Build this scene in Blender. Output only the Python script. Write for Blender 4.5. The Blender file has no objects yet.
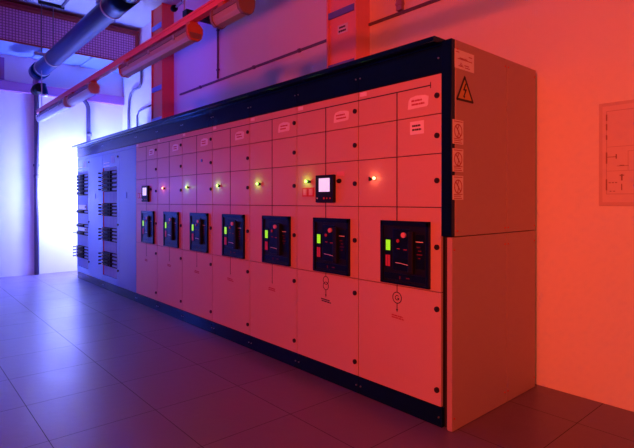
import bpy, bmesh, math, random
from mathutils import Vector, Matrix
random.seed(7)
S = bpy.context.scene
COL = S.collection
PI = math.pi

# ------------------------------------------------------------------ materials
def mat(name, color, rough=0.5, metal=0.0, spec=0.5, noise=0.0, nscale=6.0, bump=0.0, bscale=40.0,
        emit=None, estr=0.0, coat=0.0, rnoise=0.0, tint=None, trans=0.0):
    m = bpy.data.materials.new(name); m.use_nodes = True
    nt = m.node_tree; b = nt.nodes['Principled BSDF']
    b.inputs['Base Color'].default_value = (*color, 1)
    b.inputs['Roughness'].default_value = rough
    b.inputs['Metallic'].default_value = metal
    b.inputs['Specular IOR Level'].default_value = spec
    b.inputs['Coat Weight'].default_value = coat
    b.inputs['Transmission Weight'].default_value = trans
    if tint: b.inputs['Specular Tint'].default_value = (*tint, 1)
    tc = nt.nodes.new('ShaderNodeTexCoord')
    if noise > 0:
        n = nt.nodes.new('ShaderNodeTexNoise'); n.inputs['Scale'].default_value = nscale
        n.inputs['Detail'].default_value = 5
        nt.links.new(tc.outputs['Object'], n.inputs['Vector'])
        mx = nt.nodes.new('ShaderNodeMix'); mx.data_type = 'RGBA'
        mx.inputs['A'].default_value = (*[c*(1-noise) for c in color], 1)
        mx.inputs['B'].default_value = (*[min(1, c*(1+noise)) for c in color], 1)
        nt.links.new(n.outputs['Fac'], mx.inputs['Factor'])
        nt.links.new(mx.outputs['Result'], b.inputs['Base Color'])
        if rnoise > 0:
            mr = nt.nodes.new('ShaderNodeMapRange')
            mr.inputs['To Min'].default_value = max(0.02, rough-rnoise); mr.inputs['To Max'].default_value = rough+rnoise
            nt.links.new(n.outputs['Fac'], mr.inputs['Value']); nt.links.new(mr.outputs['Result'], b.inputs['Roughness'])
    if bump > 0:
        n2 = nt.nodes.new('ShaderNodeTexNoise'); n2.inputs['Scale'].default_value = bscale
        n2.inputs['Detail'].default_value = 4
        nt.links.new(tc.outputs['Object'], n2.inputs['Vector'])
        bp = nt.nodes.new('ShaderNodeBump'); bp.inputs['Strength'].default_value = bump
        bp.inputs['Distance'].default_value = 0.01
        nt.links.new(n2.outputs['Fac'], bp.inputs['Height']); nt.links.new(bp.outputs['Normal'], b.inputs['Normal'])
    if emit:
        b.inputs['Emission Color'].default_value = (*emit, 1); b.inputs['Emission Strength'].default_value = estr
    return m

M = {}
M['wall'] = mat('painted_wall', (.80, .80, .80), .75, noise=.03, nscale=2.0, bump=.12, bscale=60)
M['ceiling'] = mat('painted_ceiling', (.55, .55, .58), .8, noise=.03, bump=.15)
M['darkwall'] = mat('dark_wall_paint', (.06, .06, .065), .8, noise=.05)
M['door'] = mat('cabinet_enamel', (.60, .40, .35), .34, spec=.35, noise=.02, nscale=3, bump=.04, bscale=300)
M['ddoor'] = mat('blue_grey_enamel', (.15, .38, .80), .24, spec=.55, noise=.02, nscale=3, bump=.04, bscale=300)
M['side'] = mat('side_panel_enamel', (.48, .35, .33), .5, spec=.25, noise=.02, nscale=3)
M['gap'] = mat('gap_shade', (.02, .02, .022), .6)  # stands for the shade inside door and panel gaps
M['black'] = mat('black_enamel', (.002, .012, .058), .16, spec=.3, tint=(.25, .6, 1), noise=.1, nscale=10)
M['blackp'] = mat('black_plastic', (.008, .008, .010), .55, spec=.25)
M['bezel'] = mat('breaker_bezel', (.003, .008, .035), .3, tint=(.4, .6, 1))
M['bezel2'] = mat('breaker_face', (.008, .009, .03), .3)
M['strip'] = mat('painted_conduit', (.34, .22, .34), .6)
M['lock'] = mat('lock_plastic', (.015, .015, .017), .5)
M['ink'] = mat('black_ink', (.02, .02, .02), .6)
M['redink'] = mat('red_ink', (.42, .05, .07), .6)
M['grey_ink'] = mat('grey_ink', (.32, .2, .2), .6)
M['label'] = mat('label_paper', (.85, .83, .87), .5, noise=.04, nscale=30)
M['yellow'] = mat('warning_yellow', (.60, .36, .08), .5)
M['metal'] = mat('zinc_metal', (.55, .56, .58), .35, metal=.9)
M['steel'] = mat('galvanised_steel', (.55, .57, .60), .38, metal=.6, noise=.1, nscale=20)
M['pvc'] = mat('grey_conduit', (.12, .10, .16), .5)
M['orange'] = mat('orange_red_paint', (.85, .13, .07), .45, noise=.05, nscale=8)
M['salmon'] = mat('salmon_paint', (.90, .40, .34), .45, noise=.05, nscale=8)
M['railred'] = mat('red_rail_paint', (.85, .16, .26), .4, noise=.05, nscale=8)
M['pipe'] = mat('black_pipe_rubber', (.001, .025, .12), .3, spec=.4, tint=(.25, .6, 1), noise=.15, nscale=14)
M['ring'] = mat('clamp_steel', (.7, .7, .72), .3, metal=.5)
M['diff'] = mat('lamp_diffuser', (.85, .85, .9), .35, spec=.5, trans=.6)
M['fixbody'] = mat('lamp_body', (.20, .16, .22), .4)
M['cap'] = mat('lamp_end_cap', (.50, .15, .08), .4)
M['frame'] = mat('dark_red_frame', (.30, .05, .05), .5, noise=.1)
M['beam'] = mat('trunking_enamel', (.38, .15, .38), .5)
M['perf'] = mat('underside_panel', (.22, .32, .60), .4, noise=.05, nscale=30)
M['lgreen'] = mat('indicator_green', (.10, .35, .01), .4, emit=(.36, .85, .01), estr=.9)
M['lred'] = mat('indicator_pink', (.55, .07, .14), .4)
M['pink'] = mat('button_pink', (.75, .35, .4), .4)
M['ledg'] = mat('green_lamp_glass', (.4, .9, .2), .2, emit=(.34, 1.0, .12), estr=4)
M['ledr'] = mat('red_lamp_glass', (.9, .2, .1), .2, emit=(1.0, .30, .13), estr=7)
M['screen'] = mat('lit_screen', (.5, .5, .55), .2, emit=(.85, .66, 1.0), estr=.85)
M['board'] = mat('board_paper', (.72, .62, .66), .35, noise=.02)
M['boardf'] = mat('board_frame', (.62, .52, .55), .4)
M['bline'] = mat('diagram_line', (.52, .40, .44), .6)
M['redbit'] = mat('red_plastic_and_lit_edge', (.6, .05, .04), .4)  # on the slot recess edges it stands for red light
M['dimred'] = mat('dim_red_print', (.16, .015, .03), .5)
M['rung'] = mat('blue_rung_paint', (.14, .20, .62), .4)
M['ribs'] = mat('ribbed_cover', (.24, .38, .70), .4)
M['white'] = mat('white_plastic', (.82, .84, .88), .35)

# floor tiles: dark satin tiles with fine joints on a 0.597 x 0.592 m grid
def floor_mat():
    m = bpy.data.materials.new('raised_floor_tiles'); m.use_nodes = True
    nt = m.node_tree; b = nt.nodes['Principled BSDF']; L = nt.links.new
    tc = nt.nodes.new('ShaderNodeTexCoord'); sp = nt.nodes.new('ShaderNodeSeparateXYZ')
    L(tc.outputs['Object'], sp.inputs[0])
    def N(op, a, b_=None, c=None):
        n = nt.nodes.new('ShaderNodeMath'); n.operation = op
        for i, v in enumerate((a, b_, c)):
            if v is None: continue
            if isinstance(v, (int, float)): n.inputs[i].default_value = v
            else: L(v, n.inputs[i])
        return n.outputs[0]
    def line(out, off, pitch):
        f = N('FRACT', N('DIVIDE', N('ADD', out, -off + 100*pitch), pitch))
        d = N('MULTIPLY', N('MINIMUM', f, N('SUBTRACT', 1.0, f)), pitch)
        return d
    dx = line(sp.outputs['X'], .482, .597); dy = line(sp.outputs['Y'], .650, .5915)
    d = N('MINIMUM', dx, dy)
    mask = N('LESS_THAN', d, .0021)
    # per tile tone
    ix = N('FLOOR', N('DIVIDE', N('ADD', sp.outputs['X'], -.482), .597))
    iy = N('FLOOR', N('DIVIDE', N('ADD', sp.outputs['Y'], -.650), .5915))
    cb = nt.nodes.new('ShaderNodeCombineXYZ'); L(ix, cb.inputs[0]); L(iy, cb.inputs[1])
    wn = nt.nodes.new('ShaderNodeTexWhiteNoise'); wn.noise_dimensions = '3D'; L(cb.outputs[0], wn.inputs['Vector'])
    nz = nt.nodes.new('ShaderNodeTexNoise'); nz.inputs['Scale'].default_value = 5; nz.inputs['Detail'].default_value = 8
    L(tc.outputs['Object'], nz.inputs['Vector'])
    fac = N('ADD', N('MULTIPLY', wn.outputs['Value'], .25), N('MULTIPLY', nz.outputs['Fac'], .75))
    mx = nt.nodes.new('ShaderNodeMix'); mx.data_type = 'RGBA'
    mx.inputs['A'].default_value = (.130, .088, .145, 1); mx.inputs['B'].default_value = (.20, .14, .225, 1)
    L(fac, mx.inputs['Factor'])
    mx2 = nt.nodes.new('ShaderNodeMix'); mx2.data_type = 'RGBA'
    L(mask, mx2.inputs['Factor']); L(mx.outputs['Result'], mx2.inputs['A']); mx2.inputs['B'].default_value = (.045, .045, .045, 1)
    L(mx2.outputs['Result'], b.inputs['Base Color'])
    mr = nt.nodes.new('ShaderNodeMapRange'); mr.inputs['To Min'].default_value = .27; mr.inputs['To Max'].default_value = .44
    L(nz.outputs['Fac'], mr.inputs['Value'])
    L(N('MAXIMUM', mr.outputs['Result'], N('MULTIPLY', mask, .9)), b.inputs['Roughness'])
    b.inputs['Specular IOR Level'].default_value = .65
    n3 = nt.nodes.new('ShaderNodeTexNoise'); n3.inputs['Scale'].default_value = 14; n3.inputs['Detail'].default_value = 6
    L(tc.outputs['Object'], n3.inputs['Vector'])
    bp = nt.nodes.new('ShaderNodeBump'); bp.inputs['Strength'].default_value = .12; bp.inputs['Distance'].default_value = .01
    L(N('SUBTRACT', n3.outputs['Fac'], N('MULTIPLY', mask, .5)), bp.inputs['Height']); L(bp.outputs['Normal'], b.inputs['Normal'])
    return m
M['floor'] = floor_mat()

def mesh_mat():
    # woven grating: fine squares in the plane of the duct face (object Y and Z)
    m = bpy.data.materials.new('grating_weave'); m.use_nodes = True
    nt = m.node_tree; b = nt.nodes['Principled BSDF']; L = nt.links.new
    tc = nt.nodes.new('ShaderNodeTexCoord'); sp = nt.nodes.new('ShaderNodeSeparateXYZ'); cb = nt.nodes.new('ShaderNodeCombineXYZ')
    L(tc.outputs['Object'], sp.inputs[0]); L(sp.outputs['Y'], cb.inputs[0]); L(sp.outputs['Z'], cb.inputs[1])
    br = nt.nodes.new('ShaderNodeTexBrick'); br.offset = 0; br.inputs['Scale'].default_value = 1
    br.inputs['Brick Width'].default_value = .044; br.inputs['Row Height'].default_value = .044
    br.inputs['Mortar Size'].default_value = .007; br.inputs['Mortar Smooth'].default_value = .3
    br.inputs['Color1'].default_value = (.72, .38, .76, 1); br.inputs['Color2'].default_value = (.66, .33, .70, 1)
    br.inputs['Mortar'].default_value = (.24, .10, .25, 1)
    L(cb.outputs[0], br.inputs['Vector']); L(br.outputs['Color'], b.inputs['Base Color'])
    b.inputs['Roughness'].default_value = .5
    return m
M['mesh'] = mesh_mat()

# ------------------------------------------------------------------ mesh helpers
class MB:
    def __init__(s): s.bm = bmesh.new()
    def box(s, x0, x1, y0, y1, z0, z1):
        v = [s.bm.verts.new((x, y, z)) for x in (x0, x1) for y in (y0, y1) for z in (z0, z1)]
        for f in ((0,1,3,2),(4,6,7,5),(0,4,5,1),(2,3,7,6),(0,2,6,4),(1,5,7,3)):
            s.bm.faces.new([v[i] for i in f])
        return s
    def cyl(s, a, b, r, n=20, r2=None):
        a = Vector(a); b = Vector(b); d = (b-a)
        q = d.to_track_quat('Z', 'Y').to_matrix().to_4x4()
        m = Matrix.Translation((a+b)/2) @ q
        bmesh.ops.create_cone(s.bm, cap_ends=True, segments=n, radius1=r, radius2=r if r2 is None else r2, depth=d.length, matrix=m)
        return s
    def prism(s, pts, y0, y1):
        """outline in XZ extruded from y0 to y1"""
        a = [s.bm.verts.new((x, y0, z)) for x, z in pts]; b = [s.bm.verts.new((x, y1, z)) for x, z in pts]
        s.bm.faces.new(a); s.bm.faces.new(b[::-1]); n = len(pts)
        for i in range(n): s.bm.faces.new([a[(i+1)%n], a[i], b[i], b[(i+1)%n]])
        return s
    def prismx(s, pts, x0, x1):
        """outline in YZ extruded from x0 to x1"""
        a = [s.bm.verts.new((x0, y, z)) for y, z in pts]; b = [s.bm.verts.new((x1, y, z)) for y, z in pts]
        s.bm.faces.new(a); s.bm.faces.new(b[::-1]); n = len(pts)
        for i in range(n): s.bm.faces.new([a[(i+1)%n], a[i], b[i], b[(i+1)%n]])
        return s
    def ring(s, c, r, w, y0, y1, n=28, a0=0, a1=2*PI, plane='xz', sx=1.0):
        cx, cz = c; full = abs(a1-a0-2*PI) < 1e-4
        k = n if full else n+1
        L = []
        for i in range(k):
            a = a0+(a1-a0)*i/n; row = []
            for rr in (r-w/2, r+w/2):
                for y in (y0, y1):
                    p = (cx+rr*sx*math.cos(a), cz+rr*math.sin(a))
                    row.append(s.bm.verts.new((p[0], y, p[1]) if plane == 'xz' else (y, p[0], p[1])))
            L.append(row)
        for i in range(n):
            A = L[i]; B = L[(i+1) % k]
            for q in ((0,1,),(1,3),(3,2),(2,0)): s.bm.faces.new([A[q[0]], A[q[1]], B[q[1]], B[q[0]]])
        if not full:
            for A in (L[0], L[-1]): s.bm.faces.new([A[0], A[1], A[3], A[2]])
        return s
    def stroke(s, pts, w, y0, y1, plane='xz'):
        """thick poly-line on a vertical plane"""
        for (ax, az), (bx, bz) in zip(pts, pts[1:]):
            dx, dz = bx-ax, bz-az; l = math.hypot(dx, dz); nx, nz = -dz/l*w/2, dx/l*w/2
            ex, ez = dx/l*w/2*.6, dz/l*w/2*.6
            o = [(ax+nx-ex, az+nz-ez), (bx+nx+ex, bz+nz+ez), (bx-nx+ex, bz-nz+ez), (ax-nx-ex, az-nz-ez)]
            (s.prism if plane == 'xz' else s.prismx)(o, y0, y1)
        return s
    def tube(s, pts, r, n=14):
        pts = [Vector(p) for p in pts]
        rings = []; up = Vector((0.13, 0.31, 0.94)).normalized()
        for i, p in enumerate(pts):
            t = (pts[min(i+1, len(pts)-1)]-pts[max(i-1, 0)]).normalized()
            u = t.cross(up)
            if u.length < 1e-3: u = t.cross(Vector((1, 0, 0)))
            u.normalize(); v = t.cross(u)
            rings.append([s.bm.verts.new(p+u*r*math.cos(2*PI*k/n)+v*r*math.sin(2*PI*k/n)) for k in range(n)])
        for A, B in zip(rings, rings[1:]):
            for k in range(n): s.bm.faces.new([A[k], A[(k+1)%n], B[(k+1)%n], B[k]])
        s.bm.faces.new(rings[0][::-1]); s.bm.faces.new(rings[-1])
        return s
    def sphere(s, c, r, sc=(1,1,1)):
        bmesh.ops.create_uvsphere(s.bm, u_segments=16, v_segments=10, radius=r, matrix=Matrix.Translation(c) @ Matrix.Diagonal((*sc, 1)))
        return s
    def build(s, name, m, parent=None, bevel=0.0, smooth=False, loc=None):
        bmesh.ops.recalc_face_normals(s.bm, faces=s.bm.faces[:])
        if loc is not None:
            bmesh.ops.translate(s.bm, verts=s.bm.verts[:], vec=-Vector(loc))
        me = bpy.data.meshes.new(name); s.bm.to_mesh(me); s.bm.free()
        o = bpy.data.objects.new(name, me); COL.objects.link(o)
        me.materials.append(m)
        if loc is not None: o.location = loc
        if parent: o.parent = parent
        if smooth:
            for p in me.polygons: p.use_smooth = len(p.vertices) == 4
        if bevel:
            md = o.modifiers.new('bevel', 'BEVEL'); md.width = bevel; md.segments = 2; md.limit_method = 'ANGLE'
        return o

def thing(name, label, cat, loc=(0, 0, 0), group=None):
    o = bpy.data.objects.new(name, None); COL.objects.link(o); o.empty_display_size = .1
    o.location = loc; o['label'] = label; o['category'] = cat
    if group: o['group'] = group
    return o
def tag(o, label, cat, group=None):
    o['label'] = label; o['category'] = cat
    if group: o['group'] = group
    return o
def struct(name, mb, m, **k):
    o = mb.build(name, m, **k); o['kind'] = 'structure'; return o

# ------------------------------------------------------------------ room
XL, YB, ZC = -8.1, 1.07, 4.43
XR, YF = 6.5, -9.5
struct('floor', MB().box(XL-.2, XR+.2, YF-.2, YB+.2, -.15, 0), M['floor'])
struct('ceiling', MB().box(XL-.2, XR+.2, YF-.2, YB+.2, ZC, ZC+.15), M['ceiling'])
struct('wall_back', MB().box(XL-.2, XR+.2, YB, YB+.2, 0, ZC), M['wall'])
struct('wall_left', MB().box(XL-.2, XL, YF, YB, 0, ZC), M['wall'])
struct('wall_right', MB().box(XR, XR+.2, YF, YB, 0, ZC), M['darkwall'])
struct('wall_front', MB().box(XL-.2, XR+.2, YF-.2, YF, 0, ZC), M['darkwall'])

# ------------------------------------------------------------------ switchgear
W = .655; H = 2.2; ZT = 2.021; ZB = .117; G = .0034
ROWS = [(1.792, ZT), (1.5645, 1.792), (1.256, 1.5645), (.770, 1.256), (ZB, .770)]
LOCKZ = [(1.897,), (1.668,), (1.41,), (1.028,), (.673, .21)]

def lock_at(x, z, parent, r=.0158):
    mb = MB().cyl((x, .002, z), (x, -.009, z), r, 20).cyl((x, -.008, z), (x, -.0125, z), r*.62, 16)
    return mb.build('lock', M['lock'], parent, smooth=False)

def text_bars(mb, x0, x1, z0, z1, n, y0, y1, seed=0, tilt=0.0, fill=.5):
    r = random.Random(seed); h = (z1-z0)/n
    for i in range(n):
        z = z1-(i+.5)*h; x = x0+(x1-x0)*r.uniform(0, .12)
        xe = x1-(x1-x0)*r.uniform(0, .25)
        while x < xe:
            w = r.uniform(.10, .26)*(x1-x0); w = min(w, xe-x)
            dz = tilt*(x-x0)
            mb.box(x, x+w*.85, y0, y1, z+dz-h*fill/2, z+dz+h*fill/2); x += w

def base_cabinet(name, label, cat, group, x0, w, dm):
    t = thing(name, label, cat, (x0, 0, 0), group)
    b = MB().box(.001, w-.001, .034, 1.0, ZB-.02, H-.025)
    b.build('body', M['side'], t)
    MB().box(.001, w-.001, .021, .033, ZB-.01, H-.03).build('gap_backing', M['gap'], t)  # black sheet behind the doors, puts the shade of the gaps into colour
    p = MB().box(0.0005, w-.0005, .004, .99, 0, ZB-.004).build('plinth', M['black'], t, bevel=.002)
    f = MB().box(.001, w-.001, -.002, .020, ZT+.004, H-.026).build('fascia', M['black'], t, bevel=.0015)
    for k, xx in enumerate((.020, w-.020)):
        MB().cyl((xx, -.001, 2.108), (xx, -.006, 2.108), .005, 12).build('bolt', M['metal'], f)
        MB().cyl((xx, .005, .055), (xx, -.002, .055), .005, 12).build('bolt', M['metal'], p)
    return t

def hood(t, w, left=0.0, right=0.0):
    h = MB().prismx([(-.078, 2.188), (-.078, 2.212), (-.070, 2.216), (1.005, 2.216), (1.005, 2.178), (.0, 2.178), (-.004, 2.186), (-.072, 2.184)], -left+.0004, w+right-.0004)
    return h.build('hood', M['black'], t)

def breaker(t, seed):
    x0, x1, z0, z1 = .212, .582, .782, 1.172
    w = x1-x0; h = z1-z0
    U = lambda u: x0+u*w
    V = lambda v: z1-v*h
    fr = MB()
    fr.box(x0, x1, -.022, -.001, z1-.03, z1); fr.box(x0, x1, -.022, -.001, z0, z0+.012)
    fr.box(x0, x0+.022, -.022, -.001, z0, z1); fr.box(x1-.022, x1, -.022, -.001, z0, z1)
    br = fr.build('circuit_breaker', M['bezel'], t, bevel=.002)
    MB().box(x0+.02, x1-.02, -.012, -.001, z0+.01, z1-.028).build('face_plate', M['bezel2'], br)
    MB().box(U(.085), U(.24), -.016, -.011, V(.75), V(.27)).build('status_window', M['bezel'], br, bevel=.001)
    MB().box(U(.120), U(.212), -.0185, -.0155, V(.475), V(.31)).build('charge_indicator', M['lgreen'], br)
    a = MB(); a.box(U(.115), U(.155), -.0185, -.0155, V(.73), V(.55)); a.box(U(.165), U(.21), -.0185, -.0155, V(.73), V(.55))
    a.build('position_indicator', M['lred'], br)
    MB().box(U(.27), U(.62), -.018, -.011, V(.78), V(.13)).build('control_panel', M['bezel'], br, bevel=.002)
    MB().cyl((U(.51), -.017, V(.22)), (U(.51), -.030, V(.22)), .0165, 24).build('push_button', M['pink'], br)
    MB().cyl((U(.385), -.017, V(.315)), (U(.385), -.024, V(.315)), .011, 20).build('push_button', M['redink'], br)
    a = MB(); a.box(U(.36), U(.42), -.0195, -.0175, V(.445), V(.432)); a.box(U(.50), U(.57), -.0195, -.0175, V(.455), V(.44))
    a.build('marking', M['redink'], br)
    MB().stroke([(U(.33), V(.66)), (U(.45), V(.665)), (U(.62), V(.685))], .0035, -.020, -.0175).build('nameplate', M['label'], br)
    MB().box(U(.625), U(.72), -.038, -.011, V(.80), V(.16)).build('charging_handle', M['blackp'], br, bevel=.004)
    a = MB(); a.box(U(.73), U(.91), -.016, -.011, V(.72), V(.2)); a.build('trip_unit', M['bezel'], br, bevel=.001)
    a = MB(); a.box(U(.745), U(.885), -.018, -.0155, V(.318), V(.305)); a.build('trip_label', M['label'], br)
    a = MB()
    for k in range(4): a.box(U(.76+.03*(k % 2)), U(.83+.02*(k % 3)), -.018, -.0155, V(.40+.055*k), V(.385+.055*k))
    a.build('dial_row', M['dimred'], br)
    MB().box(U(.08), U(.92), -.017, -.011, V(.93), V(.83)).build('lower_cover', M['bezel'], br, bevel=.001)
    a = MB(); a.box(U(.41), U(.43), -.019, -.0165, V(.915), V(.865)); a.box(U(.55), U(.62), -.019, -.0165, V(.895), V(.88)); a.build('latch', M['dimred'], br)

LED = []
def pilot(t, x, z, m, side):
    p = MB().cyl((x, 0, z), (x, -.006, z), .013, 20).build('pilot_lamp', M['blackp'], t)
    MB().cyl((x, -.006, z), (x, -.010, z), .0105, 16).sphere((x, -.010, z), .0105, (1, .8, 1)).build('lens', m, p, smooth=True)
    LED.append((t.location.x+x, z, m))
    d = MB(); d.cyl((x+side*.036, 0, z-.004), (x+side*.036, -.012, z-.004), .010, 16)
    d.box(x+side*.036-.003, x+side*.036+.003, -.02, -.012, z-.016, z+.010)
    d.build('selector_switch', M['blackp'], t)

def meter(t, x0, z0=1.283):
    w, h = .190, .196; z1 = z0+h
    m = MB().box(x0, x0+w, -.028, -.001, z0, z1).build('power_meter', M['blackp'], t, bevel=.004)
    MB().box(x0+.19*w+.004, x0+.81*w, -.0300, -.027, z1-.61*h, z1-.12*h).build('screen', M['screen'], m)
    for u, r in ((.12, .006), (.5, .008), (.66, .006), (.84, .006)):
        MB().cyl((x0+u*w, -.027, z0+.15*h), (x0+u*w, -.031, z0+.15*h), r, 14).build('button', M['white'] if u == .12 else M['redbit'], m)
    k = MB().sphere((x0+w+.035, -.006, 1.433), .018, (1.35, .6, .9)).build('rotary_knob', M['blackp'], t, smooth=True)

def door_label(d, x0, x1, z0, z1, seed, lines=2, ragged=True):
    pts = [(x0, z0), (x1-.01, z0+.004), (x1, z0+.012), (x1+.004, z1-.012), (x1-.02, z1-.002), (x0+.45*(x1-x0), z1+.004), (x0+.02, z1-.004), (x0+.006, z1-.02)] if ragged else [(x0, z0), (x1, z0), (x1, z1), (x0, z1)]
    l = MB().prism(pts, -.0018, 0).build('name_label', M['label'], d)
    mb = MB(); dx = (x1-x0)*.14; dz = (z1-z0)*.2
    text_bars(mb, x0+dx, x1-dx, z0+dz, z1-dz, lines, -.0026, -.0017, seed)
    mb.build('print', M['redink'] if ragged else M['ink'], d)

def switchgear(i, x0, label, opts):
    t = base_cabinet('switchgear_cabinet', label, 'electrical cabinet', 'breaker cabinets in the switchgear row', x0, W, 'door')
    hood(t, W, 0, opts.get('hr', 0))
    for r, ((z0, z1), lz) in enumerate(zip(ROWS, LOCKZ)):
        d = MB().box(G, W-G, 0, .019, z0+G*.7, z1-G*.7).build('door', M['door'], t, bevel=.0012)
        for z in lz: lock_at(.6255, z, d)
        if r == 0: door_label(d, .415, .562, 1.843, 1.916, 11+i)
        if r == 0: 
            s = MB().box(.016, .076, -.0015, 0, 1.985, 2.012).build('tag_plate', M['label'], d)
        if r == 1 and opts.get('second'): door_label(d, .432, .533, 1.690, 1.768, 3, 2, False)
        if r == 1 and opts.get('seal'): MB().cyl((.44, 0, 1.70), (.44, -.004, 1.70), .016, 20).build('round_sticker', M['ddoor'], d)
    # single line diagram painted on the doors
    m = MB(); xe = W-.074 if opts.get('end') else W
    m.box(0 if i > 0 else .08, xe, -.0012, .0003, 1.960, 1.967)
    if opts.get('end'): m.box(xe-.004, xe+.001, -.0013, .0003, 1.947, 1.982)
    m.box(.327, .3345, -.0012, .0003, 1.172, 1.962)
    m.build('diagram_line', M['ink'], t)
    breaker(t, i)
    # drop below the breaker
    s = MB(); k = opts.get('sym'); X = .332
    if k == 'gen':
        s.box(X-.0028, X+.0028, -.0012, .0003, .732, .777); s.ring((X, .695), .034, .0055, -.0012, .0003, sx=1)
        s.ring((X, .695), .014, .005, -.0012, .0003, n=16, a0=.7, a1=5.9); s.box(X, X+.016, -.0012, .0003, .690, .695); s.box(X+.011, X+.016, -.0012, .0003, .682, .695)
        s.box(X-.0028, X+.0028, -.0012, .0003, .61, .660); s.prism([(X-.008, .625), (X+.008, .625), (X, .605)], -.0012, .0003)
    elif k == 'trafo':
        s.box(X-.0028, X+.0028, -.0012, .0003, .752, .777)
        s.ring((X, .722), .028, .005, -.0012, .0003); s.ring((X, .682), .028, .005, -.0012, .0003)
        s.box(X-.0028, X+.0028, -.0012, .0003, .605, .655); s.prism([(X-.008, .62), (X+.008, .62), (X, .6)], -.0012, .0003)
    else:
        s.box(X-.0025, X+.0025, -.0012, .0003, .622, .777); s.prism([(X-.006, .63), (X+.006, .63), (X, .612)], -.0012, .0003)
    s.build('feeder_symbol', M['ink'], t)
    a = MB(); text_bars(a, X-.055, X+.055, .565 if k else .555, .592 if k else .585, 2, -.0012, .0003, 40+i, -.06, .62)
    a.build('feeder_text', M['ink'] if k == 'trafo' else M['redink'], t)
    if 'led' in opts:
        kind, lx, side = opts['led']; pilot(t, lx, 1.440, M['led'+kind], side)
    if opts.get('meter'):
        meter(t, .248)
        for q in (0, 1):
            sq = MB(); sx = .072+q*.068
            sq.box(sx, sx+.062, -.006, 0, 1.326, 1.392)
            sqo = sq.build('indicator_window', M['redbit'], t)
            MB().box(sx+.012, sx+.05, -.0075, -.005, 1.336, 1.382).build('window_glass', M['pink'], sqo)
        MB().box(.447, .523, -.0015, .0003, 1.466, 1.498).build('name_strip', M['pink'], t)
    return t

CABS = [
 (-7, 'electrical cabinet with square-screened meter and slim breaker, beside the blue cabinets', dict(meter=1)),
 (-6, 'electrical cabinet with a red pilot lamp, next to the far metered cabinet', dict(led=('r', .172, 1))),
 (-5, 'electrical cabinet with green pilot lamp and round sticker, third in from the blue cabinets', dict(led=('g', .112, 1), seal=1)),
 (-4, 'middle of the seven breaker cabinets, green pilot lamp lit, fourth from the near end', dict(led=('g', .106, 1))),
 (-3, 'green-lamp breaker cabinet immediately left of the one with the large lit meter screen', dict(led=('g', .126, 1))),
 (-2, 'electrical cabinet with bright meter screen, two small square windows and double-circle transformer symbol', dict(led=('g', .12, 1), meter=1, sym='trafo')),
 (-1, 'nearest electrical cabinet at row end, red lamp, G in circle symbol, warning triangle side', dict(led=('r', .149, -1), sym='gen', end=1, second=1, hr=0)),
]
for i, (n, lab, o) in enumerate(CABS):
    t = switchgear(i, n*W, lab, o)
# --- end panels on the last cabinet
t = t; W0 = W
def sp(name, mb, m, parent=t, **k): return mb.build(name, m, parent, **k)
# corner post and side panels: x from .655 (cabinet edge) outward to +.069
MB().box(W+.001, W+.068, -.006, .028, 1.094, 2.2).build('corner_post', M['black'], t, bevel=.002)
MB().box(W+.001, W+.034, .03, 1.0, 0.0, H-.02).build('end_frame', M['gap'], t)
for nm, ya, yb, za, zb in (('side_panel', .030, .610, 1.093, 2.2), ('side_panel', .614, 1.018, 1.093, 2.2),
                       ('side_panel', 0, .610, 0.002, 1.088), ('side_panel', .614, 1.018, 0.002, 1.088)):
    q = MB().box(W+.036, W+.069, ya, yb, za, zb).build(nm, M['side'], t, bevel=.002)
    for yy in ((ya+.016 if ya > .1 else ya+.02), yb-.02):
        for zz in (za+.07 if za < 1 else za+.03, zb-.05 if za > 1 else zb-.07):
            MB().cyl((W+.068, yy, zz), (W+.073, yy, zz), .005, 12).build('screw', M['redbit'], q)
XS = W+.069
lb = MB().box(XS-.0005, XS+.0012, .024, .222, 2.042, 2.148).build('rating_plate', M['label'], t)
a = MB()
for (ya, yb, z) in ((.035, .065, 2.134), (.165, .2, 2.124), (.05, .2, 2.098), (.07, .15, 2.104), (.075, .1, 2.066), (.12, .165, 2.068), (.06, .11, 2.058), (.125, .175, 2.056), (.08, .09, 2.075)):
    a.box(XS+.001, XS+.002, ya, yb, z-.0022, z+.0022)
a.build('print', M['redink'], lb)
# warning triangle
c = (.127, 1.926)
tri = MB().prismx([(.122, 2.008), (.042, 1.864), (.212, 1.864)], XS-.0005, XS+.0012).build('warning_triangle', M['yellow'], t)
a = MB().stroke([(.123, 2.003), (.045, 1.869), (.209, 1.869), (.123, 2.003)], .013, XS+.001, XS+.002, 'yz'); a.build('border', M['ink'], tri)
a = MB().prismx([(.130, 1.968), (.106, 1.925), (.126, 1.925), (.112, 1.893), (.104, 1.897), (.118, 1.879), (.128, 1.896), (.121, 1.894), (.145, 1.935), (.124, 1.935), (.140, 1.968)], XS+.001, XS+.002)
a.build('lightning_bolt', M['ink'], tri)
for k, (z0, z1) in enumerate(((1.614, 1.750), (1.458, 1.588), (1.300, 1.436))):
    s = MB().box(XS-.0005, XS+.0012, .004, .110, z0, z1).build('prohibition_sticker', M['label'], t)
    zc = (z0+z1)/2+.006
    a = MB().ring((.057, zc), .037, .006, XS+.001, XS+.002, plane='yz'); a.stroke([(.034, zc+.026), (.080, zc-.026)], .006, XS+.001, XS+.002, 'yz')
    a.build('symbol', M['redink'], s)
    a = MB().stroke([(.062, zc+.03), (.05, zc+.01), (.062, zc-.004), (.052, zc-.03)], .006, XS+.001, XS+.002, 'yz')
    for zz, yy in ((z1-.009, .1), (z0+.030, .1), (z0+.020, .085), (z0+.008, .095)):
        a.box(XS+.001, XS+.002, .014, yy, zz-.002, zz+.002)
    a.build('print', M['redink'], s)

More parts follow.
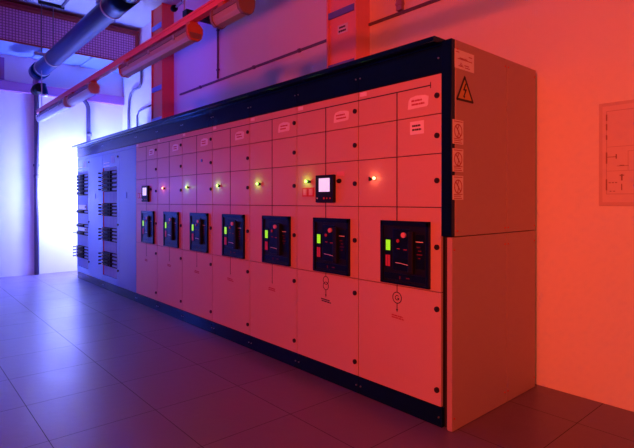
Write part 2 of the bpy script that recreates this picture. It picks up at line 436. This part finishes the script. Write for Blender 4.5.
# --- distribution cabinets with pull-out fuse switches
WD = 1.31
def fuse_switch(t, x0, z, h, lab=False, long=False):
    f = MB().box(x0, x0+.36, -.030, .015, z-h*.40, z+h*.40)
    f.box(x0+.03, x0+.30, -.042, -.028, z-h*.28, z+h*.28)
    o = f.build('fuse_switch', M['blackp'], t, bevel=.004)
    MB().cyl((x0+.02, -.028, z), (x0+.02, -.072, z), .009, 12).sphere((x0+.02, -.074, z), .012).build('pull_handle', M['blackp'], o)
    MB().box(x0+.05, x0+.075, -.048, -.040, z-h*.12, z+h*.12).build('marking', M['white'], o)
    p = MB().box(x0+.37, x0+.56, -.006, .012, z-h*.20, z+h*.24).build('label_holder', M['ribs'], o)
    MB().box(x0+.36, x0+.56, -.014, -.004, z-h*.46, z-h*.34).build('rail_lip', M['blackp'], o)

def dist(x0, label, groups, opts):
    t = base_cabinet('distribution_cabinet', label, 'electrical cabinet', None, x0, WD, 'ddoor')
    hood(t, WD, opts.get('hl', 0), 0)
    zs0, zs1 = .21, 1.775
    # left half: frame of the slot area, right half: plain door
    MB().box(G, WD-G, 0, .019, 1.975, ZT-G).build('top_strip', M['ddoor'], t, bevel=.001)
    a = MB(); a.box(G, .045, 0, .019, ZB, 1.972); a.box(.60, .70, 0, .019, ZB, 1.972); a.box(.045, .60, 0, .019, zs1, 1.972); a.box(.045, .60, 0, .019, ZB, zs0)
    fr = a.build('slot_frame', M['ddoor'], t)
    for z in (1.905, .964, .33): lock_at(.655, z, fr, .016)
    l = MB().box(.36, .52, -.0015, 0, 1.83, 1.93).build('name_label', M['ribs'], fr)
    for z in (1.80, 1.845): MB().box(.06, .30, -.0015, 0, z-.003, z+.003).build('print', M['white'], fr)
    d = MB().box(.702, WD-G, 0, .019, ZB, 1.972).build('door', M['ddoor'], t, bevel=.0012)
    MB().box(.93, .99, -.006, 0, 1.33, 1.41).build('door_sticker', M['ddoor'], d)
    # side wall of the recess, red light from the right put into its colour
    MB().box(.045, .0456, .0195, .0205, zs0, zs1).build('recess_edge', M['redbit'], t)
    MB().box(.0455, .049, -.008, .019, zs0, zs1).build('recess_wall', M['redbit'] if opts.get('red') else M['ddoor'], t)
    used = []
    for (z0, z1, n) in groups:
        h = (z1-z0)/n
        for k in range(n): fuse_switch(t, .052 if n > 0 else .05, z0+h*(k+.5), h)
        used.append((z0, z1))
    used.sort(); cur = zs0
    for z0, z1 in used+[(zs1, zs1)]:
        if z0-cur > .03:
            c = MB().box(.053, .598, .004, .016, cur+.004, z0-.004)
            for r in range(9):
                xx = .075+r*.06; c.box(xx, xx+.022, .001, .006, cur+.008, z0-.008)
            c.build('ribbed_cover', M['ribs'], t)
        cur = z1
    for z0, z1 in opts.get('plates', ()):
        MB().box(.12, .54, -.012, -.004, z0, z1).build('cover_plate', M['white'], t)
        MB().cyl((.50, -.012, (z0+z1)/2), (.50, -.018, (z0+z1)/2), .016, 14).build('plate_lock', M['lock'], t)
    return t
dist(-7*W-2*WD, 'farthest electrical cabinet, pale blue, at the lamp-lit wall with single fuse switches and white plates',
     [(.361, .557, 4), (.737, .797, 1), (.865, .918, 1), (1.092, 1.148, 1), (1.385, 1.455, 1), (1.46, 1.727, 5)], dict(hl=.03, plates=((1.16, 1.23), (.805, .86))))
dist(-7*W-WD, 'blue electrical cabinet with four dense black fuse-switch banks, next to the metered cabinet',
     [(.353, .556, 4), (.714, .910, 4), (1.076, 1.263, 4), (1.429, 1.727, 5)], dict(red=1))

# ------------------------------------------------------------------ cable risers on the back wall
def riser(x0, x1, y0, z0, z1, rungs, label, lblpos=None, pm='orange'):
    t = thing('cable_riser', label, 'cable ladder', ((x0+x1)/2, YB, z0), 'cable risers above the cabinets')
    def L(mb, name, m, par=t, **k):
        bmesh.ops.translate(mb.bm, verts=mb.bm.verts[:], vec=-Vector(((x0+x1)/2, YB, z0))); return mb.build(name, m, par, **k)
    for xa, xb in ((x0, x0+.022), (x1-.022, x1)):
        a = MB().box(xa, xb, y0, YB-.001, z0, z1)
        L(a, 'side_rail', M[pm], bevel=.002)
    L(MB().box(x0+.024, x1-.024, y0+.022, YB-.003, z0, z1), 'back_panel', M[pm])
    for za, zb in rungs:
        L(MB().box(x0+.023, x1-.023, y0+.001, y0+.021, za, zb), 'rung', M['rung'], bevel=.002)
    if lblpos:
        xa, xb, za, zb = lblpos
        l = L(MB().box(xa, xb, y0+.019, y0+.0215, za, zb), 'name_label', M['label'])
        a = MB(); text_bars(a, xa+.015, xb-.012, za+.006, zb-.008, 2, y0+.0175, y0+.019, 5, .0, .5)
        L(a, 'print', M['ink'])
    return t
rg2 = [(2.50+.51*k, 2.555+.51*k) for k in range(0, 4)]
riser(-1.94, -1.535, .88, 2.222, ZC-.002, [(2.565, 2.622), (3.072, 3.132), (3.58, 3.64), (4.09, 4.15)], 'orange cable ladder riser with a paper label, above the nearer cabinets', (-1.80, -1.66, 2.90, 2.985), 'salmon')
riser(-6.215, -5.79, .87, 2.222, ZC-.002, [(2.565, 2.64), (3.07, 3.145), (3.575, 3.65), (4.065, 4.14)], 'deep red cable ladder riser crossing behind the hanging lamp rail')

# ------------------------------------------------------------------ hung rail and lamps
YR = -.57
rail = thing('lamp_rail', 'long pinkish red mounting rail hung level above the cabinets, carrying the lamps', 'rail', (-3.3, YR, 2.69))
a = MB().box(-7.25, 1.2, YR-.028, YR+.028, 2.694, 2.75)
a.build('channel', M['railred'], rail, bevel=.003).location = (3.3, -YR, -2.69)
b = MB()
b.box(-7.25, 1.2, YR-.034, YR-.026, 2.735, 2.752); b.box(-7.25, 1.2, YR+.026, YR+.034, 2.735, 2.752)
b.build('flange', M['railred'], rail).location = (3.3, -YR, -2.69)
for x in (-7.0, -2.05):
    w = MB().cyl((x, YR, 2.75), (x, YR, 3.345), .006, 8); w.build('hanger_wire', M['steel'], rail).location = (3.3, -YR, -2.69)

def lamp(x1, x0, label, capm='cap', g='fluorescent lamps on the red rail'):
    """x1 near end, x0 far end"""
    t = thing('hanging_lamp', label, 'lamp', ((x0+x1)/2, YR, 2.54), g)
    o = Vector(((x0+x1)/2, YR, 2.54))
    def L(mb, name, m, par=t, **k):
        bmesh.ops.translate(mb.bm, verts=mb.bm.verts[:], vec=-o); return mb.build(name, m, par, **k)
    y = YR
    hs = [(y-.062, 2.612), (y-.055, 2.65), (y-.03, 2.668), (y+.03, 2.668), (y+.055, 2.65), (y+.062, 2.612)]
    L(MB().prismx(hs, x0+.03, x1-.03), 'housing', M['fixbody'], bevel=.002)
    df = [(y-.060, 2.610), (y+.060, 2.610), (y+.052, 2.572), (y+.03, 2.548), (y-.03, 2.548), (y-.052, 2.572)]
    L(MB().prismx(df, x0+.03, x1-.03), 'diffuser', M['diff'], bevel=.003)
    for xa, xb in ((x0, x0+.032), (x1-.032, x1)):
        cp = [(y-.066, 2.60), (y-.066, 2.645), (y-.035, 2.674), (y+.035, 2.674), (y+.066, 2.645), (y+.066, 2.60), (y+.056, 2.565), (y+.032, 2.542), (y-.032, 2.542), (y-.056, 2.565)]
        L(MB().prismx(cp, xa, xb), 'end_cap', M[capm], bevel=.004)
        if capm == 'cap':
            L(MB().prismx([(y-.040, 2.556), (y+.040, 2.556), (y+.052, 2.60), (y-.052, 2.60)], xb-.001, xb+.004), 'cap_insert', M['fixbody'])
    for xx in (x0+.10, x1-.06):
        L(MB().box(xx-.035, xx+.035, y-.035, y+.035, 2.660, 2.6938), 'bracket', M['cap'])
    if x1-x0 > 1:
        for k in range(3):
            xx = x0+.25+k*(x1-x0-.5)/2
            L(MB().box(xx-.012, xx+.012, y-.068, y-.058, 2.596, 2.632), 'clip', M['steel'])
    return t
lamp(-1.13, -1.52, 'short lamp casing on the red rail, cut by the top edge of the photo', 'fixbody')
lamp(-1.86, -3.38, 'long unlit tube lamp with orange end cap, nearest complete one on the red rail')
lamp(-4.36, -5.30, 'tube lamp with bright streaks, between the long near lamp and the farthest lamp', 'diff')
lamp(-5.46, -7.10, 'farthest tube lamp with bright white diffuser, close to the blue-lit wall', 'diff')

# ------------------------------------------------------------------ black pipe
pt = thing('overhead_pipe', 'thick black pipe under the ceiling ending in a valve by the duct', 'pipe', (-4, -.5, 3.45))
PO = Vector((-4, -.5, 3.45))
def LP(mb, name, m, **k):
    bmesh.ops.translate(mb.bm, verts=mb.bm.verts[:], vec=-PO); return mb.build(name, m, pt, **k)
LP(MB().cyl((2.5, -.5, 3.45), (-7.45, -.5, 3.45), .120, 40), 'pipe_body', M['pipe'], smooth=True)
for x in (-3.95, -6.52, -7.22):
    LP(MB().cyl((x, -.5, 3.45), (x-.035, -.5, 3.45), .129, 40), 'clamp_ring', M['ring'], smooth=True)
LP(MB().cyl((-3.45, -.5, 3.45), (-3.98, -.5, 3.45), .126, 40), 'coupling', M['pipe'], smooth=True)
LP(MB().cyl((-7.36, -.5, 3.45), (-7.62, -.5, 3.45), .138, 40), 'end_collar', M['pipe'], smooth=True)
LP(MB().tube([(-7.6, -.5, 3.42), (-7.68, -.5, 3.38), (-7.72, -.5, 3.30), (-7.72, -.5, 3.2)], .06), 'elbow', M['beam'], smooth=True)
LP(MB().cyl((-7.45, -.5, 3.17), (-7.80, -.5, 3.17), .075, 20).sphere((-7.62, -.5, 3.17), .09), 'valve', M['blackp'], smooth=True)
LP(MB().cyl((-7.42, -.46, 3.22), (-7.36, -.44, 3.04), .045, 16), 'hose_end', M['pipe'], smooth=True)
LP(MB().cyl((-7.362, -.44, 3.05), (-7.35, -.438, 3.015), .03, 14), 'nozzle', M['white'], smooth=True)

hg = thing('pipe_hanger', 'ceiling channel with two thin threaded rods holding the black pipe', 'bracket', (-6.98, -.5, ZC))
def LH(mb, name, m, **k):
    bmesh.ops.translate(mb.bm, verts=mb.bm.verts[:], vec=-Vector((-6.98, -.5, ZC))); return mb.build(name, m, hg, **k)
LH(MB().box(-7.0, -6.96, -.62, -.25, ZC-.045, ZC-.001), 'channel', M['blackp'])
for y in (-.575, -.41): LH(MB().cyl((-6.98, y, ZC-.04), (-6.98, y, 3.60), .008, 8), 'rod', M['pvc'])
LH(MB().box(-7.03, -6.93, -.68, -.30, 3.58, 3.61), 'saddle', M['steel'])
h2 = thing('pipe_hanger', 'upper ceiling rods with steel saddle at the near clamp of the black pipe', 'bracket', (-4.1, -.5, ZC))
def LH2(mb, name, m, **k):
    bmesh.ops.translate(mb.bm, verts=mb.bm.verts[:], vec=-Vector((-4.1, -.5, ZC))); return mb.build(name, m, h2, **k)
LH2(MB().box(-4.35, -3.90, -.56, -.44, 3.594, 3.615), 'saddle', M['steel'])
LH2(MB().cyl((-4.1, -.5, ZC-.001), (-4.1, -.5, 3.6), .008, 8), 'rod', M['pvc'])

# thin ceiling track
a = MB().box(-6.96, -5.35, -.30, -.27, ZC-.03, ZC-.001).build('ceiling_track', M['pvc'])
tag(a, 'thin grey track running along the ceiling behind the black pipe', 'rail')

# strut that carries the rail, at the top of the picture
a = MB().box(-2.0, -1.93, YR-.04, -.30, 2.7535, 2.80).build('support_arm', M['pipe'])
tag(a, 'dark steel arm lying across the top of the red rail', 'bracket')
sr = thing('stay_rod', 'short white rod with a round black foot, upper left of the red rail', 'bracket', (-3.88, .2, 3.6))
def LS(mb, name, m, **k):
    bmesh.ops.translate(mb.bm, verts=mb.bm.verts[:], vec=-Vector((-3.88, .2, 3.6))); return mb.build(name, m, sr, **k)
LS(MB().cyl((-3.88, .2, 3.6), (-2.2, .2, 3.62), .012, 10), 'rod', M['white'])
LS(MB().sphere((-3.90, .2, 3.6), .04, (1.5, 1, 1)), 'foot', M['blackp'], smooth=True)
LS(MB().cyl((-2.5, .2, 3.61), (-2.5, .2, ZC-.001), .01, 8), 'hanger', M['pvc'])
LS(MB().cyl((-3.7, .2, 3.60), (-3.7, .2, ZC-.001), .006, 8), 'hanger', M['pvc'])

# ------------------------------------------------------------------ ventilation duct on the left wall
XD = -7.24
vd = thing('ventilation_duct', 'wide duct with fine square grating, dark frame and pale underside along the wall top', 'duct', (XL, -1.5, 3.78))
def LV(mb, name, m, par=vd, **k):
    bmesh.ops.translate(mb.bm, verts=mb.bm.verts[:], vec=-Vector((XL, -1.5, 3.78))); return mb.build(name, m, par, **k)
YE = 1.05
LV(MB().box(XL+.001, XD-.02, -4.5, YE-.01, 3.80, 4.36), 'casing', M['perf'])
LV(MB().box(XD-.018, XD-.004, -4.5, YE-.055, 3.80, 4.30), 'grating', M['mesh'])
f = MB(); f.box(XD-.10, XD+.02, -4.5, YE, 4.30, 4.345); f.box(XD-.12, XD+.045, -4.5, YE, 4.355, 4.378); f.box(XD-.06, XD+.03, -4.5, YE, 4.345, 4.356)
LV(f, 'top_rail', M['frame'], bevel=.002)
LV(MB().box(XD-.10, XD+.02, YE-.055, YE, 3.77, 4.30), 'end_post', M['frame'])
LV(MB().box(XD-.02, XD+.004, -4.5, YE-.055, 3.775, 3.80), 'bottom_edge', M['frame'])
y = -4.4
while y < YE-.3:
    LV(MB().box(XL+.002, XD-.02, y, y+.70, 3.785, 3.799), 'underside_panel', M['perf']); y += .78

# cable trunking on the left wall
ct = MB().box(XL+.001, XL+.11, -4.5, YB-.01, 3.16, 3.32).build('cable_trunking', M['beam'], bevel=.004)
tag(ct, 'level pinkish wall trunking crossing the blue-lit wall below the duct', 'trunking')
vg = thing('wall_vent', 'plain purple vent panel at the left edge between duct and trunking', 'vent', (XL, -1.6, 3.35))
for nm, mb in (('frame', MB().box(.001, .03, -.7, .69, 0, .37)), ('louvre', MB().box(.03, .04, -.66, .65, .04, .33))):
    mb.build(nm, M['beam'], vg, bevel=.003)

# pipes on the left wall
a = MB().cyl((XL+.05, -.435, .0005), (XL+.05, -.435, 3.158), .038, 20); a.box(XL+.001, XL+.06, -.48, -.39, 1.9, 1.94)
a.cyl((XL+.05, -.435, 1.7), (XL+.05, -.435, 1.76), .044, 20)
tag(a.build('conduit_pipe', M['pvc'], smooth=True), 'straight grey pipe running down the blue-lit wall to the floor', 'pipe')
a = MB().tube([(XL+.16, .17, 3.20)]+[(XL+.16-.0*(k/6), .17+.22*math.sin(k/6*PI/2), 2.98+.22*math.cos(k/6*PI/2)) for k in range(0, 7)]+[(XL+.16, .40, .002)], .036)
a.cyl((XL+.16, .40, 2.5), (XL+.16, .40, 2.56), .045, 16)
tag(a.build('conduit_pipe', M['pvc'], smooth=True), 'grey pipe with a curved elbow at top, dropping behind the cabinet end', 'pipe')

# conduits on the back wall
a = MB().box(-5.55, XR-.01, YB-.020, YB-.001, 2.952, 2.976)
for x in (-4.9, -3.5, -2.6, -.6, .6): a.box(x, x+.04, YB-.028, YB-.001, 2.944, 2.982)
a = a.build('wall_conduit', M['pvc']); tag(a, 'thin level conduit strip along the back wall above the cabinets', 'conduit')
a = MB().cyl((-4.364, YB-.018, 2.99), (-4.364, YB-.018, 3.9), .013, 12)
for z in (3.1, 3.65): a.box(-4.39, -4.338, YB-.03, YB-.001, z, z+.02)
tag(a.build('wall_conduit', M['pvc'], smooth=True), 'thin upright conduit on the purple back wall, reaching just over the level strip', 'conduit')
a = MB().box(-1.185, -1.125, YB-.04, YB-.001, 2.985, 4.40); a.box(-1.19, -1.12, YB-.045, YB-.001, 3.03, 3.05)
tag(a.build('wall_conduit', M['strip']), 'flat upright conduit right of the orange riser at the top edge', 'conduit')
a = MB().tube([(-7.08, YB-.03, 3.79), (-7.07, YB-.03, 3.55), (-7.09, YB-.03, 3.42), (-7.16, YB-.03, 3.36), (-7.42, YB-.03, 3.36), (-7.58, YB-.03, 3.32), (-7.66, YB-.03, 3.20), (-7.70, YB-.03, 3.0), (-7.70, YB-.03, 2.4)], .022)
tag(a.build('flexible_conduit', M['pvc'], smooth=True), 'dark curving cable conduit in the corner under the duct end', 'conduit')
a = MB().tube([(-7.3, YB-.02, 2.2), (-7.3, YB-.02, 2.86), (-7.22, YB-.02, 2.93), (-6.3, YB-.02, 2.98)], .014)
tag(a.build('wall_conduit', M['pvc'], smooth=True), 'slim bent conduit left of the deep red riser, near the corner', 'conduit')

# ------------------------------------------------------------------ diagram board at the right
bd = thing('diagram_board', 'faint framed wiring diagram board hung on the red wall at right edge', 'board', (1.0, YB, 1.26))
def LB(mb, name, m, **k):
    bmesh.ops.translate(mb.bm, verts=mb.bm.verts[:], vec=-Vector((1.0, YB, 1.26))); return mb.build(name, m, bd, **k)
LB(MB().box(.456, 1.55, YB-.010, YB-.001, 1.262, 1.914), 'backing', M['boardf'], bevel=.002)
LB(MB().box(.478, 1.528, YB-.0125, YB-.0095, 1.285, 1.892), 'sheet', M['board'])
a = MB(); y0, y1 = YB-.0145, YB-.0120
a.box(.500, .504, y0, y1, 1.335, 1.86); a.box(.5, 1.5, y0, y1, 1.857, 1.861); a.box(.5, 1.5, y0, y1, 1.335, 1.339)
a.box(.5, 1.5, y0, y1, 1.632, 1.635); a.box(.5, 1.5, y0, y1, 1.48, 1.483); a.box(.62, .623, y0, y1, 1.48, 1.60); a.box(.62, .8, y0, y1, 1.6, 1.603)
LB(a, 'diagram_line', M['bline'])
a = MB()
for za, zb in ((1.80, 1.84), (1.74, 1.78), (1.68, 1.71), (1.53, 1.60), (1.36, 1.43)): a.box(.498, .506, y0-.001, y1, za, zb)
a.box(.506, .56, y0, y1, 1.568, 1.572); a.box(.553, .560, y0, y1, 1.558, 1.586)
a.box(.575, .60, y0, y1, 1.513, 1.517); a.box(.56, .625, y0, y1, 1.510, 1.513)
for q in range(3): a.box(.514+.018*q, .526+.018*q, y0, y1, 1.405, 1.411)
a.box(.583, .592, y0, y1, 1.42, 1.46); a.box(.575, .60, y0, y1, 1.45, 1.456); a.box(.584, .59, y0, y1, 1.36, 1.40)
for q in range(2): a.box(.52+.02*q, .53+.02*q, y0, y1, 1.352, 1.357)
LB(a, 'diagram_symbol', M['grey_ink'])

# ------------------------------------------------------------------ lights
def area(name, loc, target, size, color, power, sy=None, spread=PI):
    l = bpy.data.lights.new(name, 'AREA'); l.size = size; l.color = color; l.energy = power; l.spread = spread
    if sy: l.shape = 'RECTANGLE'; l.size_y = sy
    o = bpy.data.objects.new(name, l); COL.objects.link(o); o.location = loc
    o.rotation_euler = (Vector(target)-Vector(loc)).to_track_quat('-Z', 'Y').to_euler(); return o
def spot(name, loc, target, color, power, angle, blend=.6, radius=.1):
    l = bpy.data.lights.new(name, 'SPOT'); l.color = color; l.energy = power; l.spot_size = math.radians(angle); l.spot_blend = blend; l.shadow_soft_size = radius
    o = bpy.data.objects.new(name, l); COL.objects.link(o); o.location = loc
    o.rotation_euler = (Vector(target)-Vector(loc)).to_track_quat('-Z', 'Y').to_euler(); return o
def point(name, loc, color, power, radius=.1):
    l = bpy.data.lights.new(name, 'POINT'); l.color = color; l.energy = power; l.shadow_soft_size = radius
    o = bpy.data.objects.new(name, l); COL.objects.link(o); o.location = loc; return o
RED = (1.0, .050, .022); BLUE = (.02, .078, 1.0)
point('blue_lamp', (-7.62, .32, 1.5), BLUE, 410, .12)
point('wall_core_fill', (-7.74, .28, 1.45), (.80, .88, 1.0), 110, .08)  # added unseen light, whitens the hot core of the left wall
point('blue_lamp', (-7.35, -2.15, 1.5), (.03, .11, 1.0), 72, .12)
spot('blue_wash', (-4.4, -1.3, 4.2), (-5.6, 1.07, 3.1), (.03, .02, 1.0), 120, 70, .9, .1)  # added unseen spot, washes the upper back wall with blue
area('red_flood', (2.0, -6.0, 2.5), (.1, 0, 1.6), .5, RED, 138, spread=1.9)
area('red_flood', (2.6, -4.0, 2.0), (1.5, 1.07, 1.2), .5, (1.0, .38, .14), 10, spread=1.7)  # added unseen fill, warms only the wall at the right
for x, z, m in LED:
    point('pilot_glow', (x, -.034, z), (.4, 1.0, .12) if m is M['ledg'] else (1.0, .22, .12), .13, .006)
w = bpy.data.worlds.new('dark_room'); S.world = w; w.use_nodes = True
w.node_tree.nodes['Background'].inputs[0].default_value = (.02, .005, .02, 1); w.node_tree.nodes['Background'].inputs[1].default_value = 0.0

# ------------------------------------------------------------------ camera
cam = bpy.data.cameras.new('camera'); co = bpy.data.objects.new('camera', cam); COL.objects.link(co)
yaw, pitch = 2.4227, -.0031
d = Vector((math.cos(yaw)*math.cos(pitch), math.sin(yaw)*math.cos(pitch), math.sin(pitch)))
r = Vector((math.sin(yaw), -math.cos(yaw), 0)); u = r.cross(d)
co.matrix_world = Matrix(((r.x, u.x, -d.x, 1.612), (r.y, u.y, -d.y, -2.3517), (r.z, u.z, -d.z, 1.2928), (0, 0, 0, 1)))
cam.sensor_width = 36; cam.lens = 486.19/634*36; cam.shift_y = -21.474/634; cam.clip_start = .02
S.camera = co
S.view_settings.view_transform = 'Standard'; S.view_settings.look = 'None'
S.view_settings.gamma = 1; S.view_settings.use_curve_mapping = False; S.view_settings.exposure = 0
